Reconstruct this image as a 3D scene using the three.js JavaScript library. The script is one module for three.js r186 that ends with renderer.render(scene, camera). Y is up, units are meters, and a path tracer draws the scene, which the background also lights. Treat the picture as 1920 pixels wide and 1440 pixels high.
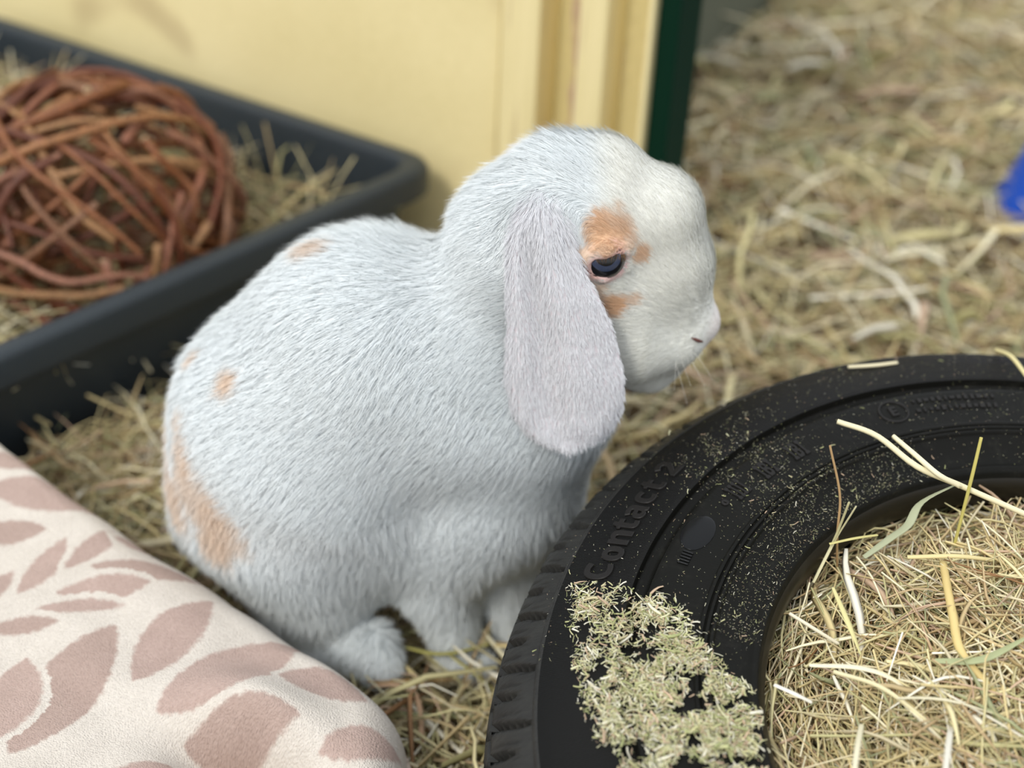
import * as THREE from 'three';
import { mergeGeometries } from 'three/addons/utils/BufferGeometryUtils.js';
import { RoundedBoxGeometry } from 'three/addons/geometries/RoundedBoxGeometry.js';
import { ImprovedNoise } from 'three/addons/math/ImprovedNoise.js';
import { FontLoader } from 'three/addons/loaders/FontLoader.js';
import { TextGeometry } from 'three/addons/geometries/TextGeometry.js';

// ---------------------------------------------------------------- camera, sky, sun, exposure
const scene = new THREE.Scene();
const renderer = new THREE.WebGLRenderer({ antialias: true });
renderer.toneMapping = THREE.LinearToneMapping;
renderer.toneMappingExposure = 1.3;
renderer.shadowMap.enabled = true;

const camera = new THREE.PerspectiveCamera(2 * Math.atan(720 / 3000) * 180 / Math.PI, 4 / 3, 0.05, 60);
{
  const p = 36 * Math.PI / 180, r = 3 * Math.PI / 180;
  const F = new THREE.Vector3(0, -Math.sin(p), -Math.cos(p)), X = new THREE.Vector3(1, 0, 0), Y = new THREE.Vector3().crossVectors(X, F);
  const R = X.clone().multiplyScalar(Math.cos(r)).addScaledVector(Y, Math.sin(r));
  const U = Y.clone().multiplyScalar(Math.cos(r)).addScaledVector(X, -Math.sin(r));
  camera.quaternion.setFromRotationMatrix(new THREE.Matrix4().makeBasis(R, U, F.clone().negate()));
  camera.position.set(0, 0.783, 0);
  camera.focus = 0.845;
  camera.userData.fStop = 3.6;
}
{ // bright overcast: a little brighter overhead than at the horizon, even all round
  const W = 64, H = 32, d = new Float32Array(W * H * 4);
  for (let j = 0; j < H; j++) for (let i = 0; i < W; i++) {
    const e = ((j + 0.5) / H - 0.5) * Math.PI, s = Math.sin(e), k = (j * W + i) * 4;
    const L = s > 0 ? 0.72 + 0.28 * s : 0.14;
    d[k] = L * (s > 0 ? 0.955 : 1); d[k + 1] = L * (s > 0 ? 1.0 : 0.9); d[k + 2] = L * (s > 0 ? 1.06 : 0.7); d[k + 3] = 1;
  }
  const t = new THREE.DataTexture(d, W, H, THREE.RGBAFormat, THREE.FloatType);
  t.mapping = THREE.EquirectangularReflectionMapping; t.magFilter = THREE.LinearFilter; t.needsUpdate = true;
  scene.background = t; scene.environment = t;
  scene.backgroundIntensity = scene.environmentIntensity = 1.0;
}
const sun = new THREE.DirectionalLight(0xfffaf0, 1.25);
sun.position.set(-1.1, 2.1, 0.75);
sun.target.position.set(0, 0, -0.9);
sun.castShadow = true;
sun.shadow.radius = 22; sun.shadow.mapSize.set(2048, 2048);
Object.assign(sun.shadow.camera, { left: -1.5, right: 1.5, top: 1.5, bottom: -1.5, near: 0.1, far: 8 });
scene.add(sun, sun.target);

// ---------------------------------------------------------------- helpers
let seed = 12345;
const rnd = () => { seed = (seed * 1664525 + 1013904223) >>> 0; return seed / 4294967296; };
const rr = (a, b) => a + (b - a) * rnd();
const pick = (a) => a[Math.floor(rnd() * a.length)];
const noise3 = new ImprovedNoise();
const nz = (x, y, z = 0.5) => noise3.noise(x, y, z);
const V = (x, y, z) => new THREE.Vector3(x, y, z);
const clamp = (x, a = 0, b = 1) => Math.min(b, Math.max(a, x));
const sstep = (a, b, x) => { const t = clamp((x - a) / (b - a)); return t * t * (3 - 2 * t); };
const taken = {};
function numbered(n) { taken[n] = (taken[n] ?? -1) + 1; return taken[n] ? `${n}_${String(taken[n]).padStart(3, '0')}` : n; }
function shade(o) { o.traverse((m) => { if (m.isMesh) { m.castShadow = true; m.receiveShadow = true; } }); return o; }
function tag(o, label, category, group, kind) {
  o.userData.label = label; if (category) o.userData.category = category;
  if (group) o.userData.group = group; if (kind) o.userData.kind = kind; return o;
}
function thing(name, label, category, pos = [0, 0, 0], group, kind) {
  const g = new THREE.Group(); g.name = numbered(name); g.position.set(...pos); tag(g, label, category, group, kind); scene.add(g); return g;
}
function part(name, geo, mat, parent) { const m = new THREE.Mesh(geo, mat); m.name = name; m.castShadow = m.receiveShadow = true; parent.add(m); return m; }
const std = (o) => new THREE.MeshStandardMaterial({ side: THREE.DoubleSide, ...o });
const phys = (o) => new THREE.MeshPhysicalMaterial({ side: THREE.DoubleSide, ...o });
function noiseTex(size, fn, srgb) {
  const d = new Uint8Array(size * size * 4);
  for (let j = 0; j < size; j++) for (let i = 0; i < size; i++) {
    const c = fn(i / size, j / size), k = (j * size + i) * 4;
    if (typeof c === 'number') d[k] = d[k + 1] = d[k + 2] = clamp(c) * 255; else for (let q = 0; q < 3; q++) d[k + q] = clamp(c[q]) * 255;
    d[k + 3] = 255;
  }
  const t = new THREE.DataTexture(d, size, size); t.wrapS = t.wrapT = THREE.RepeatWrapping; t.magFilter = THREE.LinearFilter; t.minFilter = THREE.LinearMipmapLinearFilter;
  if (srgb) t.colorSpace = THREE.SRGBColorSpace; t.needsUpdate = true; return t;
}
function inPoly(x, z, P) { let c = false; for (let i = 0, j = P.length - 1; i < P.length; j = i++) if ((P[i][1] > z) !== (P[j][1] > z) && x < (P[j][0] - P[i][0]) * (z - P[i][1]) / (P[j][1] - P[i][1]) + P[i][0]) c = !c; return c; }
function polyDist(x, z, P) { // signed: negative inside
  let d = 1e9;
  for (let i = 0, j = P.length - 1; i < P.length; j = i++) {
    const ax = P[j][0], az = P[j][1], bx = P[i][0] - ax, bz = P[i][1] - az, t = clamp(((x - ax) * bx + (z - az) * bz) / (bx * bx + bz * bz));
    d = Math.min(d, Math.hypot(x - ax - bx * t, z - az - bz * t));
  }
  return inPoly(x, z, P) ? -d : d;
}
function gridGeo(nu, nv, fn, closeU = false) { // fn(u,v) -> [x,y,z,(u2,v2)]
  const p = [], uv = [], idx = [], cu = nu + 1;
  for (let j = 0; j <= nv; j++) for (let i = 0; i <= nu; i++) { const q = fn(i / nu, j / nv); p.push(q[0], q[1], q[2]); uv.push(q[3] ?? i / nu, q[4] ?? j / nv); }
  for (let j = 0; j < nv; j++) for (let i = 0; i < nu; i++) { const a = j * cu + i; idx.push(a, a + 1, a + cu, a + 1, a + cu + 1, a + cu); }
  const g = new THREE.BufferGeometry(); g.setAttribute('position', new THREE.Float32BufferAttribute(p, 3)); g.setAttribute('uv', new THREE.Float32BufferAttribute(uv, 2)); g.setIndex(idx); g.computeVertexNormals();
  if (closeU) { const n = g.attributes.normal; for (let j = 0; j <= nv; j++) { const a = j * cu, b = a + nu, v = V(n.getX(a) + n.getX(b), n.getY(a) + n.getY(b), n.getZ(a) + n.getZ(b)).normalize(); n.setXYZ(a, v.x, v.y, v.z); n.setXYZ(b, v.x, v.y, v.z); } }
  return g;
}
// a capped stalk along points; radius(t); flat < 1 squeezes it into a blade
function stalkGeo(pts, radius, { sides = 6, seg = 14, flat = 1, twist = 0, up = V(0, 1, 0) } = {}) {
  const c = new THREE.CatmullRomCurve3(pts), pos = [], idx = [];
  for (let i = 0; i <= seg; i++) {
    const t = i / seg, P = c.getPoint(t), T = c.getTangent(t), S = V().crossVectors(T, up).normalize();
    if (S.lengthSq() < 0.5) S.set(1, 0, 0);
    const N = V().crossVectors(S, T).normalize(), r = radius(t);
    for (let k = 0; k < sides; k++) {
      const a = k / sides * Math.PI * 2, tw = twist * t, ca = Math.cos(a), sa = Math.sin(a) * flat;
      const x = (ca * Math.cos(tw) - sa * Math.sin(tw)) * r, y = (ca * Math.sin(tw) + sa * Math.cos(tw)) * r;
      pos.push(P.x + S.x * x + N.x * y, P.y + S.y * x + N.y * y, P.z + S.z * x + N.z * y);
    }
  }
  for (let i = 0; i < seg; i++) for (let k = 0; k < sides; k++) { const a = i * sides + k, b = i * sides + (k + 1) % sides; idx.push(a, b, a + sides, b, b + sides, a + sides); }
  for (let k = 1; k < sides - 1; k++) { idx.push(0, k + 1, k); const b = seg * sides; idx.push(b, b + k, b + k + 1); }
  const g = new THREE.BufferGeometry(); g.setAttribute('position', new THREE.Float32BufferAttribute(pos, 3)); g.setIndex(idx); g.computeVertexNormals(); return g;
}

// ---------------------------------------------------------------- layout in plan (metres)
const TYRE = { top: V(0.295, 0.205, -0.547), tilt: 8.55 * Math.PI / 180, W: 0.165 };
const TRAY = [[-0.067, -1.22], [-0.417, -0.832], [-0.895, -1.095], [-0.545, -1.484]];
const CUSHION = [[-0.385, -0.866], [-0.30, -0.808], [-0.080, -0.650], [-0.048, -0.605], [-0.05, -0.50], [-0.14, -0.44], [-0.36, -0.46], [-0.42, -0.56], [-0.425, -0.80]];
const PANEL = { p: V(-0.06, 0, -1.245), d: V(-0.876, 0, -0.483), n: V(-0.483, 0, 0.876) };

// ---------------------------------------------------------------- floor
{
  const m = noiseTex(512, (u, v) => {
    const a = 0.5 + 0.5 * nz(u * 16, v * 90, 3.1), b = 0.5 + 0.5 * nz(u * 110, v * 14, 7.7), c = 0.5 + 0.4 * nz(u * 6, v * 6, 1.2), k = 0.35 + 0.3 * a + 0.25 * b + 0.2 * c;
    return [0.46 * k, 0.38 * k, 0.25 * k];
  }, true);
  m.repeat.set(14, 14);
  const f = new THREE.Mesh(new THREE.BoxGeometry(8, 0.05, 8), std({ map: m, roughness: 1 })); f.name = 'floor'; f.position.set(0, -0.025, -1.2);
  f.receiveShadow = f.castShadow = true; f.userData = { kind: 'structure', label: 'brown ground strewn all over with loose hay' }; scene.add(f);
}

// ---------------------------------------------------------------- pale yellow painted partition with its green post
{
  const g = thing('wooden_partition', 'pale yellow painted wooden partition behind the litter tray', 'partition', [PANEL.p.x, 0, PANEL.p.z]);
  g.rotation.y = Math.atan2(-(-PANEL.d.z), -PANEL.d.x); // local +x runs to the right end
  const paintT = noiseTex(512, (u, v) => {
    const st = 0.03 * nz(u * 4, v * 5, 2.2) + 0.012 * nz(u * 14, v * 9, 4) + 0.015 * nz(u * 90, v * 90, 6);
    const dirt = sstep(0.42, 0.7, nz(u * 9, v * 6, 9.3)) * 0.13;
    return [0.945 + st - dirt, 0.88 + st - dirt * 1.1, 0.665 + st * 1.2 - dirt * 0.9];
  }, true);
  const paint = std({ map: paintT, roughness: 0.62 });
  const scuffT = noiseTex(256, (u, v) => {
    const k = sstep(-0.1, 0.35, nz(u * 5, v * 5, 12.2) + 0.5 * nz(u * 24, v * 24, 3)); const s = 0.04 * nz(u * 60, v * 60, 1);
    return [0.86 - 0.10 * k + s, 0.80 - 0.15 * k + s, 0.58 - 0.01 * k + s];
  }, true);
  const scuff = std({ map: scuffT, roughness: 0.75 });
  const green = phys({ color: 0x04291b, roughness: 0.7, specularIntensity: 0.25 });
  const box = (name, x0, x1, z0, z1, mat, y1 = 0.62, y0 = 0) => { const o = part(name, new RoundedBoxGeometry(x1 - x0, y1 - y0, z1 - z0, 2, 0.0016), mat, g); o.position.set((x0 + x1) / 2, (y0 + y1) / 2, (z0 + z1) / 2); return o; };
  box('panel', -0.75, 0.0405, -0.018, 0.0, paint);
  box('stile', 0.0455, 0.0805, -0.03, 0.008, paint);
  box('backing_board', 0.030, 0.172, -0.045, -0.026, scuff);
  box('moulding', 0.116, 0.140, -0.03, 0.008, paint);
  box('edge_strip', 0.1685, 0.1735, -0.045, -0.004, paint);
  box('corner_post', 0.1745, 0.192, -0.055, -0.012, green, 0.66);
  g.children[2].material = scuff;
}
{
  const g = thing('board', 'grey-green board standing in the hay beyond the yellow partition', 'board', [0.148, 0, -1.55]);
  const dx = 0.108, dz = -0.213, L = Math.hypot(dx, dz); g.rotation.y = Math.atan2(-dz, dx);
  const m = part('face', new RoundedBoxGeometry(0.4, 0.5, 0.02, 2, 0.003), std({ color: 0x5d604f, roughness: 0.8 }), g); m.position.set(0.19, 0.25, -0.01);
  const b = part('bottom_rail', new RoundedBoxGeometry(0.4, 0.03, 0.026, 2, 0.003), std({ color: 0x55574a, roughness: 0.8 }), g); b.position.set(0.19, 0.015, -0.01);
}

// ---------------------------------------------------------------- tyre
const tyre = thing('tyre', 'worn black rubber car tyre lying on its side, filled with hay', 'tyre');
tyre.position.copy(TYRE.top).addScaledVector(V(0, Math.cos(TYRE.tilt), Math.sin(TYRE.tilt)), -TYRE.W); tyre.rotation.x = TYRE.tilt;
const TW = TYRE.W;
// sidewall from the shoulder in to the bead: [radius, height below the highest ring]
const wallCtl = [[0.2740, -0.0185], [0.268, -0.0148], [0.258, -0.0100], [0.248, -0.0062], [0.2395, -0.0035], [0.2365, -0.003], [0.2350, -0.0078], [0.2290, -0.0078], [0.2275, -0.0022], [0.22, -0.0014], [0.208, -0.0006], [0.1985, 0.0], [0.1975, 0.0012], [0.1960, 0.0012], [0.1952, -0.0004], [0.1944, 0.0012], [0.1930, 0.0012], [0.1922, -0.0004], [0.1914, 0.0012], [0.1900, 0.001], [0.1888, -0.0012], [0.182, -0.0052], [0.176, -0.0068], [0.1715, -0.0062], [0.168, -0.0048], [0.1655, -0.0062], [0.1638, -0.0098]];
function wallH(r) { for (let i = 1; i < wallCtl.length; i++) if (r >= wallCtl[i][0]) { const a = wallCtl[i - 1], b = wallCtl[i], t = (r - b[0]) / (a[0] - b[0] + 1e-9); return b[1] + (a[1] - b[1]) * clamp(t); } return wallCtl[wallCtl.length - 1][1]; }
{
  const rubN = noiseTex(256, (u, v) => 0.5 + 0.3 * nz(u * 40, v * 40, 2) + 0.2 * nz(u * 110, v * 110, 5)); rubN.repeat.set(40, 1);
  const rubC = noiseTex(512, (u, v) => { const k = 0.5 + 0.5 * nz(u * 14, v * 14, 8) + 0.25 * nz(u * 60, v * 60, 8), d = sstep(0.55, 1, k) * 0.05; return [0.078 + d, 0.077 + d, 0.066 + d * 0.85]; }, true); rubC.repeat.set(8, 1);
  const rubber = phys({ map: rubC, roughness: 0.46, specularIntensity: 0.22, bumpMap: rubN, bumpScale: 0.0002 });
  const rubT = noiseTex(512, (u, v) => { const k = 0.5 * nz(u * 20, v * 6, 8) + 0.35 * nz(u * 90, v * 30, 3); return [0.155 + k * 0.07, 0.153 + k * 0.07, 0.143 + k * 0.06]; }, true); rubT.repeat.set(8, 1);
  const treadM = phys({ map: rubT, roughness: 0.55, specularIntensity: 0.6, bumpMap: rubN, bumpScale: 0.0004 });
  const innerM = phys({ color: 0x1d1a13, roughness: 0.4, specularIntensity: 0.6 });
  const ribT = noiseTex(32, (u) => 0.5 + 0.5 * Math.cos(u * Math.PI * 2)); ribT.repeat.set(1500, 1);
  const ribM = phys({ color: 0x141413, roughness: 0.46, specularIntensity: 0.27, bumpMap: ribT, bumpScale: 0.00035 });
  const lathe = (P, n) => gridGeo(n, P.length - 1, (u, v) => { const q = P[Math.round(v * (P.length - 1))], a = u * Math.PI * 2; return [q[0] * Math.cos(a), TW + q[1], -q[0] * Math.sin(a)]; }, true);
  const flip = (P) => P.map(([r, h]) => [r, -TW - h]).reverse();
  const fine = (P) => { const o = []; for (let i = 0; i < P.length - 1; i++) for (let k = 0; k < 3; k++) o.push([P[i][0] + (P[i + 1][0] - P[i][0]) * k / 3, P[i][1] + (P[i + 1][1] - P[i][1]) * k / 3]); o.push(P[P.length - 1]); return o; };
  const band = wallCtl.slice(0, 6), rest = wallCtl.slice(5);
  part('ribbed_sidewall_band', lathe(fine(band), 360), ribM, tyre);
  part('sidewall', lathe(fine(rest), 360), rubber, tyre);
  part('lower_sidewall', lathe(fine(flip(wallCtl)), 240), rubber, tyre);
  // bead seat and the hollow inside
  const inner = [[0.1638, -0.0098], [0.1612, -0.013], [0.1605, -0.018], [0.1612, -0.028], [0.166, -0.034], [0.176, -0.031], [0.2, -0.016], [0.235, -0.017], [0.262, -0.028], [0.278, -0.046], [0.284, -0.0825]];
  part('inner_liner', lathe(inner.concat(flip(inner).slice(1)), 300), innerM, tyre);
  // tread with circumferential and slanted shoulder grooves
  const NT = 1760, SH = [[0.2740, -0.0185], [0.2752, -0.0187], [0.2762, -0.0206], [0.2756, -0.0226], [0.2768, -0.0234], [0.2806, -0.0262], [0.2845, -0.0300], [0.2880, -0.0342], [0.2912, -0.0390], [0.2938, -0.0440], [0.2956, -0.0490], [0.2962, -0.0515], [0.2895, -0.0525], [0.2895, -0.0575], [0.2972, -0.058], [0.2985, -0.064], [0.2992, -0.071], [0.2994, -0.0735], [0.2925, -0.074], [0.2925, -0.0825]];
  const full = SH.concat(flip(SH).slice(1));
  part('tread', gridGeo(NT, full.length - 1, (u, v) => {
    const j = Math.round(v * (full.length - 1)), q = full[j], a = u * Math.PI * 2, jj = Math.min(j, full.length - 1 - j);
    let r = q[0], h = q[1];
    if (jj >= 5 && jj <= 11) {
      const s = (jj - 4) / 7, slant = s * 0.9, k = u * 104 + slant * (j === jj ? 1 : -1), fr = k - Math.floor(k), long = Math.floor(k) % 2 === 0;
      const w = Math.abs(fr - 0.5) < 0.1 && (long || jj >= 7) ? 0.006 : 0;
      r -= w * 0.75; h += (j === jj ? -1 : 1) * w * 0.45;
      const k2 = u * 208 + slant * 2 + 0.3, f2 = k2 - Math.floor(k2);
      if (jj >= 6 && jj <= 9 && Math.abs(f2 - 0.5) < 0.05 && !w) r -= 0.0012;
    }
    if (jj >= 14 && jj <= 17) { const k = u * 104 + jj * 0.2, fr = k - Math.floor(k); if (Math.abs(fr - 0.5) < 0.07) r -= 0.005; }
    return [r * Math.cos(a), TW + h, -r * Math.sin(a)];
  }, true), treadM, tyre);
  // raised lettering
  const font = await new FontLoader().loadAsync('fonts/droid/droid_sans_bold.typeface.json');
  const letterM = phys({ color: 0x1b1917, roughness: 0.5, specularIntensity: 0.5 }), glossM = phys({ color: 0x0d0e0f, roughness: 0.22, specularIntensity: 0.45 });
  const sit = (deg, r, lift = 0) => {
    const a = deg * Math.PI / 180, e = 0.004, sl = (wallH(r + e) - wallH(r - e)) / (2 * e), l = Math.hypot(1, sl);
    const X = V(Math.sin(a), 0, Math.cos(a)), Y = V(Math.cos(a) / l, sl / l, -Math.sin(a) / l), Z = V().crossVectors(X, Y);
    const m = new THREE.Matrix4().makeBasis(X, Y, Z); m.setPosition(r * Math.cos(a) + Z.x * lift, TW + wallH(r) + Z.y * lift, -r * Math.sin(a) + Z.z * lift); return m;
  };
  const letter = (ch, deg, r, size, depth, sx, mat, name = 'letter') => {
    const t = new TextGeometry(ch, { font, size, depth, curveSegments: 5, bevelEnabled: true, bevelSize: depth * 0.3, bevelThickness: depth * 0.3, bevelSegments: 1 });
    t.computeBoundingBox(); const b = t.boundingBox; t.translate(-(b.min.x + b.max.x) / 2, -size * 0.5, -depth * 0.35); t.scale(sx, 1, 1);
    const o = part(name, t, mat, tyre); o.applyMatrix4(sit(deg, r)); return o;
  };
  const word = (s, deg0, step, r, size, depth, sx, mat) => [...s].forEach((c, i) => { if (c !== ' ') letter(c, deg0 - step * i, r, size, depth, sx, mat); });
  [['C', 161.9, 0.2570], ['o', 158.9, 0.2550], ['n', 156.1, 0.2555], ['t', 153.8, 0.2560], ['a', 151.4, 0.2560], ['c', 148.7, 0.2570], ['t', 146.2, 0.2575], ['2', 142.6, 0.2575]].forEach(([c, d, r]) => letter(c, d, r, 0.0152, 0.0013, 0.98, letterM));
  word('o', 144.4, 1, 0.2165, 0.005, 0.0009, 1, letterM);
  word('IIII', 142.2, 0.75, 0.2160, 0.0118, 0.0009, 0.42, letterM);
  word('IBI', 135.9, 1.1, 0.2145, 0.0118, 0.0009, 0.5, letterM);
  word('IBI', 129.5, 1.1, 0.2140, 0.0118, 0.0009, 0.5, letterM);
  letter('E', 109.9, 0.2155, 0.007, 0.001, 1, letterM);
  const ringG = new THREE.TorusGeometry(0.0085, 0.0008, 6, 40); ringG.scale(1, 1, 0.8);
  part('approval_ring', ringG, letterM, tyre).applyMatrix4(sit(109.9, 0.2155, 0.0002));
  for (let k = 0; k < 26; k++) { const g = new RoundedBoxGeometry(rr(0.0012, 0.0032), rr(0.0024, 0.0042), 0.0012, 1, 0.0003); part('raised_mark', g, letterM, tyre).applyMatrix4(sit(106 - (k % 13) * 1.05, k < 13 ? 0.2205 : 0.2125, 0.0003)); }
  // smooth oval emblem with small bars
  const ov = new THREE.SphereGeometry(1, 28, 12); ov.scale(0.0135, 0.0085, 0.0013); part('oval_emblem', ov, glossM, tyre).applyMatrix4(sit(151.6, 0.2175));
  for (let k = 0; k < 5; k++) part('emblem_bar', new RoundedBoxGeometry(0.0011, 0.006, 0.0012, 1, 0.0003), glossM, tyre).applyMatrix4(sit(155.6 + k * 0.55, 0.2165, 0.0003));
}

// ---------------------------------------------------------------- litter tray
{
  const g = thing('litter_tray', 'dark slate grey plastic litter tray holding hay and a willow ball', 'tray', [TRAY[0][0], 0, TRAY[0][1]]);
  const plasN = noiseTex(256, (u, v) => 0.5 + 0.25 * nz(u * 30, v * 30, 2) + 0.25 * nz(u * 90, v * 90, 5)); plasN.repeat.set(6, 6);
  const mat = std({ color: 0x2c343a, roughness: 0.4, bumpMap: plasN, bumpScale: 0.00025 });
  const cx = TRAY.reduce((s, p) => s + p[0], 0) / 4, cz = TRAY.reduce((s, p) => s + p[1], 0) / 4;
  const loop = (off, rad, n = 10) => { // rounded quadrilateral, offset inwards by off
    const out = [], Q = TRAY.map((p) => { return p; }), N = Q.length;
    const edges = Q.map((p, i) => { const q = Q[(i + 1) % N], dx = q[0] - p[0], dz = q[1] - p[1], l = Math.hypot(dx, dz); let nx = -dz / l, nzz = dx / l; if ((cx - p[0]) * nx + (cz - p[1]) * nzz < 0) { nx = -nx; nzz = -nzz; } return { p: [p[0] + nx * off, p[1] + nzz * off], d: [dx / l, dz / l] }; });
    const isect = (a, b) => { const den = a.d[0] * b.d[1] - a.d[1] * b.d[0], t = ((b.p[0] - a.p[0]) * b.d[1] - (b.p[1] - a.p[1]) * b.d[0]) / den; return [a.p[0] + a.d[0] * t, a.p[1] + a.d[1] * t]; };
    for (let i = 0; i < N; i++) {
      const a = edges[(i + N - 1) % N], b = edges[i], c = isect(a, b), p0 = [c[0] - a.d[0] * rad, c[1] - a.d[1] * rad], p1 = [c[0] + b.d[0] * rad, c[1] + b.d[1] * rad];
      for (let k = 0; k <= n; k++) { const t = k / n, s = 1 - t; out.push([s * s * p0[0] + 2 * s * t * c[0] + t * t * p1[0], s * s * p0[1] + 2 * s * t * c[1] + t * t * p1[1]]); }
      const e = edges[i], nx2 = isect(e, edges[(i + 1) % N]);
      for (let k = 1; k < 6; k++) { const t = k / 6; out.push([p1[0] + (nx2[0] - e.d[0] * rad - p1[0]) * t, p1[1] + (nx2[1] - e.d[1] * rad - p1[1]) * t]); }
    }
    return out;
  };
  const loft = (rows) => { const L = rows.map(([off, y, rad]) => loop(off, rad).map((p) => [p[0] - TRAY[0][0], y, p[1] - TRAY[0][1]])), n = L[0].length; return gridGeo(n, L.length - 1, (u, v) => { const q = L[Math.round(v * (L.length - 1))][Math.round(u * n) % n]; return [q[0], q[1], q[2], u * 4, v]; }, true); };
  part('rim', loft([[0.001, 0.102, 0.035], [0.0, 0.104, 0.036], [0, 0.124, 0.036], [0.002, 0.1285, 0.036], [0.006, 0.1305, 0.035], [0.012, 0.1305, 0.034], [0.0155, 0.129, 0.033], [0.017, 0.125, 0.032], [0.0175, 0.118, 0.032]]), mat, g);
  part('outer_wall', loft([[0.001, 0.102, 0.035], [0.012, 0.1015, 0.034], [0.0135, 0.1, 0.034], [0.022, 0.04, 0.034], [0.027, 0.004, 0.034], [0.034, 0.0, 0.03], [0.1, 0.0, 0.02]]), mat, g);
  part('inner_wall', loft([[0.0175, 0.118, 0.032], [0.019, 0.1, 0.032], [0.029, 0.012, 0.03], [0.036, 0.006, 0.03], [0.06, 0.005, 0.03], [0.225, 0.005, 0.002]]), mat, g);
}

// ---------------------------------------------------------------- hay: kinds of strand, laid by the thousand
const HAY = ['#e6ddbb', '#dccf9f', '#d0be8b', '#c6b083', '#b39b74', '#c2a68b', '#b9b381', '#a5a980', '#dacda9', '#f2ecd8', '#97704a', '#cdc392'];
const HAYW = [10, 14, 13, 12, 9, 8, 8, 5, 10, 5, 2.5, 9];
const hayCol = (bright = 1) => { let t = rnd() * HAYW.reduce((a, b) => a + b), i = 0; while ((t -= HAYW[i]) > 0) i++; const c = new THREE.Color(HAY[i]), k = rr(0.75, 1.1) * bright; return c.multiplyScalar(k); };
const hayMat = std({ color: 0xffffff, roughness: 0.72 }), wispMat = std({ color: 0xffffff, roughness: 0.72, vertexColors: true });
const strandKinds = [], strandFar = [];
{
  for (let k = 0; k < 14; k++) {
    const wide = [0.014, 0.019, 0.03, 0.018, 0.034, 0.022, 0.018, 0.05, 0.02, 0.032, 0.06, 0.022, 0.013, 0.024][k], flat = [1, 1, 0.3, 1, 0.25, 0.8, 0.3, 0.16, 1, 0.3, 0.12, 0.25, 1, 0.9][k], bend = [0.02, 0.06, 0.12, 0.03, 0.16, 0.02, 0.2, 0.1, 0.1, 0.05, 0.14, 0.3, 0.05, 0.01][k];
    const pts = []; const kink = rr(0.3, 0.7), ka = rr(-1, 1) * bend * 1.5, ph = rr(0, 6);
    for (let i = 0; i <= 5; i++) { const t = i / 5; pts.push(V(t - 0.5, bend * Math.sin(t * Math.PI * rr(0.9, 1.3)) * 0.8, Math.abs(t - kink) * ka + bend * 0.5 * Math.sin(t * 5 + ph))); }
    const tw = flat < 0.5 ? rr(-2.5, 2.5) : 0, make = (sides, seg) => stalkGeo(pts, (t) => wide * 0.5 * (flat < 0.5 ? 0.25 + 0.75 * Math.sin(Math.PI * clamp(t * 0.85 + 0.12)) : 1 - 0.25 * t), { sides, seg, flat, twist: tw });
    strandKinds.push(make(4, 8)); strandFar.push(make(flat < 0.5 ? 4 : 3, 5));
  }
}
const KW = [8, 9, 8, 9, 6, 9, 5, 4, 8, 7, 2.5, 3, 8, 8];
function pickKind() { let t = rnd() * KW.reduce((a, b) => a + b), i = 0; while ((t -= KW[i]) > 0) i++; return i; }
function layHay(parent, n, place, name = 'hay_strands', kinds = strandKinds, mat = hayMat) {
  const lots = kinds.map(() => []);
  for (let q = 0; q < n; q++) { const k = kinds.length === KW.length ? pickKind() : Math.floor(rnd() * kinds.length), s = place(k); if (s) lots[k].push(s); }
  lots.forEach((l, k) => {
    if (!l.length) return;
    const im = new THREE.InstancedMesh(kinds[k], mat, l.length); im.name = name; im.userData.kind = 'stuff'; im.castShadow = im.receiveShadow = true;
    l.forEach((s, i) => { im.setMatrixAt(i, s.m); im.setColorAt(i, s.c); }); parent.add(im);
  });
}
const _q = new THREE.Quaternion(), _e = new THREE.Euler();
function strandAt(x, y, z, len, pitch, c, yaw = rr(0, 6.283), fat = 1) { _e.set(rr(0, 6.283), yaw, pitch, 'YZX'); return { m: new THREE.Matrix4().compose(V(x, y, z), _q.setFromEuler(_e), V(len, len * fat, len * fat)), c }; }

// mats: a few hundred strands lying together on a square of ground
const MAT = 0.25, mats = []; for (let k = 0; k < 2; k++) {
  const gs = [];
  for (let i = 0; i < 420; i++) {
    const x = rr(-0.5, 0.5) * MAT, z = rr(-0.5, 0.5) * MAT, g = strandFar[pickKind()].clone(), s = strandAt(x, 0.008 + rr(0, 0.028) + 0.012 * (0.5 + 0.5 * nz(x * 8, z * 8, 2 + k)), z, rr(0.055, 0.135), rr(-0.28, 0.28), hayCol(1.03), undefined, rr(0.9, 1.8) * (rnd() < 0.15 ? 1.4 : 1)), c = new Float32Array(g.attributes.position.count * 3);
    for (let q = 0; q < c.length; q += 3) c.set([s.c.r, s.c.g, s.c.b], q);
    g.setAttribute('color', new THREE.BufferAttribute(c, 3)); g.applyMatrix4(s.m); gs.push(g);
  }
  mats.push(mergeGeometries(gs));
}
const tyreN = V(0, Math.cos(TYRE.tilt), Math.sin(TYRE.tilt));
const panelSide = (x, z) => (x - PANEL.p.x) * PANEL.n.x + (z - PANEL.p.z) * PANEL.n.z; // > 0 in front
const groundY = (x, z) => 0.008 + 0.012 * (0.5 + 0.5 * nz(x * 6, z * 6, 4.4)) + 0.01 * sstep(-0.9, -1.5, z);
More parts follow.
